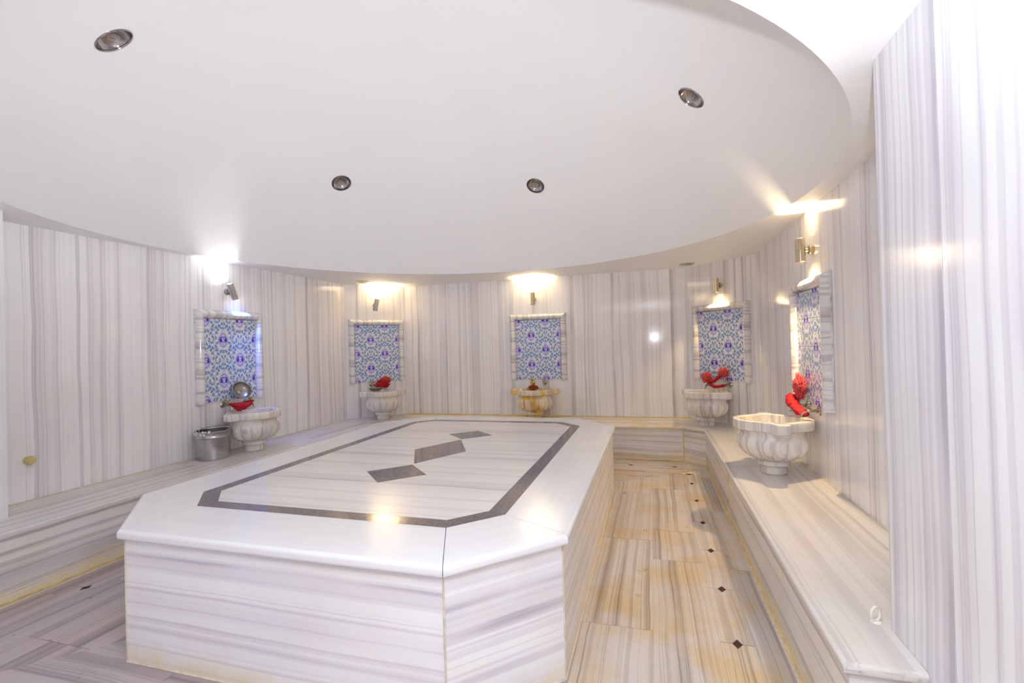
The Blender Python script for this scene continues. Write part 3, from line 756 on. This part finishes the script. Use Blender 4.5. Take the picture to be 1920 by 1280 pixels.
# red net wash cloths tied to the taps
def crumple(pts, rad, amp, seed, seg=12, flat=.6, sub=10):
    path = []; rr = []
    for k in range(len(pts)-1):
        for s in range(sub):
            t = s/sub; path.append(pts[k].lerp(pts[k+1], t)); rr.append(rad[k]*(1-t)+rad[k+1]*t)
    path.append(pts[-1]); rr.append(rad[-1])
    for k in range(1, len(path)-1): path[k] = path[k]+Vector(noise.noise_vector(path[k]*9+Vector((seed, 0, 0))))*amp*.5
    bm = tube_bm(path, rr, seg, flat)
    for v in bm.verts: v.co += Vector(noise.noise_vector(v.co*38+Vector((seed, seed, 0))))*amp+Vector(noise.noise_vector(v.co*95+Vector((0, seed, 0))))*amp*.55
    return bm
def ruff(c, R, seed, amp=.5, sq=(1, 1, 1)):
    bm = bmesh.new(); bmesh.ops.create_icosphere(bm, subdivisions=5, radius=1.)
    for v in bm.verts:
        n = v.co.normalized(); f = 1+amp*(noise.noise(n*4.5+Vector((seed, 0, 0)))+.6*noise.noise(n*11+Vector((0, seed, 0)))+.5*noise.noise(n*22+Vector((0, seed, 0))))
        v.co = Vector((n.x*sq[0], n.y*sq[1], n.z*sq[2]))*R*f+Vector(c)
    return bm
def cloth(i, label, pieces):
    w2, rz = STN[i]
    e = tag(empty('wash_cloth', (w2.x, w2.y, .93), rz), label, 'wash cloth', 'red net cloths tied to the taps')
    for nm, bm, mt in pieces: part(nm, bm, mt, e, True, None, None, 180)
V = Vector
cloth(0, 'red net cloth wrapped round the taps under the upright steel bowl', [
    ('band', crumple([V((-.10, -.10, .015)), V((-.05, -.125, -.005)), V((.03, -.135, -.02)), V((.10, -.13, .0)), V((.18, -.11, .02))], [.022, .045, .055, .045, .018], .012, 1., 14, .7), 'red'),
    ('loose_end', crumple([V((-.06, -.13, -.01)), V((-.04, -.14, -.045)), V((.02, -.14, -.06))], [.03, .032, .012], .01, 2.), 'red')])
cloth(1, 'red ruffled net cloth bunched on the far left corner taps', [
    ('ruffle', ruff((.045, -.115, .022), .075, 4., .55, (1.15, .8, .75)), 'red'),
    ('band', crumple([V((-.09, -.10, .01)), V((-.02, -.12, .0)), V((.06, -.12, .0)), V((.11, -.10, .02))], [.018, .035, .035, .018], .012, 5.), 'red'),
    ('loose_end', ruff((.10, -.10, .085), .05, 6., .7, (1.3, .7, .8)), 'pink')])
cloth(3, 'red net cloth knotted crosswise on the far right corner taps', [
    ('band', crumple([V((-.15, -.11, .06)), V((-.09, -.12, .0)), V((-.02, -.13, -.02)), V((.06, -.12, -.015)), V((.12, -.10, .01))], [.018, .028, .026, .028, .018], .010, 7.), 'red'),
    ('twist', crumple([V((-.10, -.11, .03)), V((-.03, -.12, .05)), V((.03, -.11, .09)), V((.08, -.10, .14))], [.022, .028, .026, .02], .010, 8.), 'red'),
    ('loose_end', ruff((.09, -.09, .155), .052, 9., .6, (1.2, .6, 1.)), 'pink'),
    ('ruffle', ruff((-.17, -.09, .085), .055, 10., .6, (1.1, .6, 1.)), 'pink')])
cloth(4, 'bright red net cloth hanging over the near right basin', [
    ('band', crumple([V((-.20, -.115, .09)), V((-.12, -.13, .05)), V((-.03, -.13, .02)), V((.05, -.12, -.005)), V((.11, -.09, -.02))], [.04, .046, .034, .042, .022], .012, 11., 14, .7), 'red'),
    ('ruffle', ruff((-.14, -.07, .17), .075, 12., .45, (1., .5, 1.2)), 'pink')])
sg = tag(empty('bath_sponge', tuple(at(2, -.065, .125, .868)), 0), 'amber brown sponge hung under the brass tap of the yellow basin', 'sponge')
part('sponge_body', ruff((0, 0, .0), .05, 14., .45, (1.25, .9, .75)), 'amber', sg)
part('hanging_loop', crumple([V((-.02, .01, .02)), V((-.035, .02, .05)), V((-.03, .03, .075))], [.008, .007, .006], .003, 15.), 'amber', sg)

# white ring standing in for a bright spot by the pier, yellow knob on the left wall by its pier
rg = tag(empty('bright_spot_ring', (.772, 2.085, HB)), 'small white ring standing in for a bright spot by the striped pier', 'ring')
part('loop', shape(tube_bm([V((.020*math.cos(a), 0, .026*math.sin(a))) for a in [2*math.pi*k/24 for k in range(25)]], .005, 8), Matrix.Translation((0, 0, .031)) @ Matrix.Rotation(.5, 4, 'Z')), 'plastic', rg)
part('base', lathe([(.018, .0), (.018, .003), (.010, .006), (.002, .007)], 20), 'plastic', rg)
kb = tag(empty('yellow_wall_knob', (XL, 2.42, .74)), 'small round yellow knob on the left wall beside the pier', 'knob')
RYm = Matrix.Rotation(math.radians(90), 4, 'Y')
part('stem', shape(lathe([(.026, .001), (.026, .006), (.012, .010), (.012, .030)], 20), RYm), 'knob_yellow', kb)
part('grip', shape(lathe([(.012, .028), (.030, .034), (.034, .046), (.028, .058), (.008, .064)], 24), RYm), 'knob_yellow', kb)
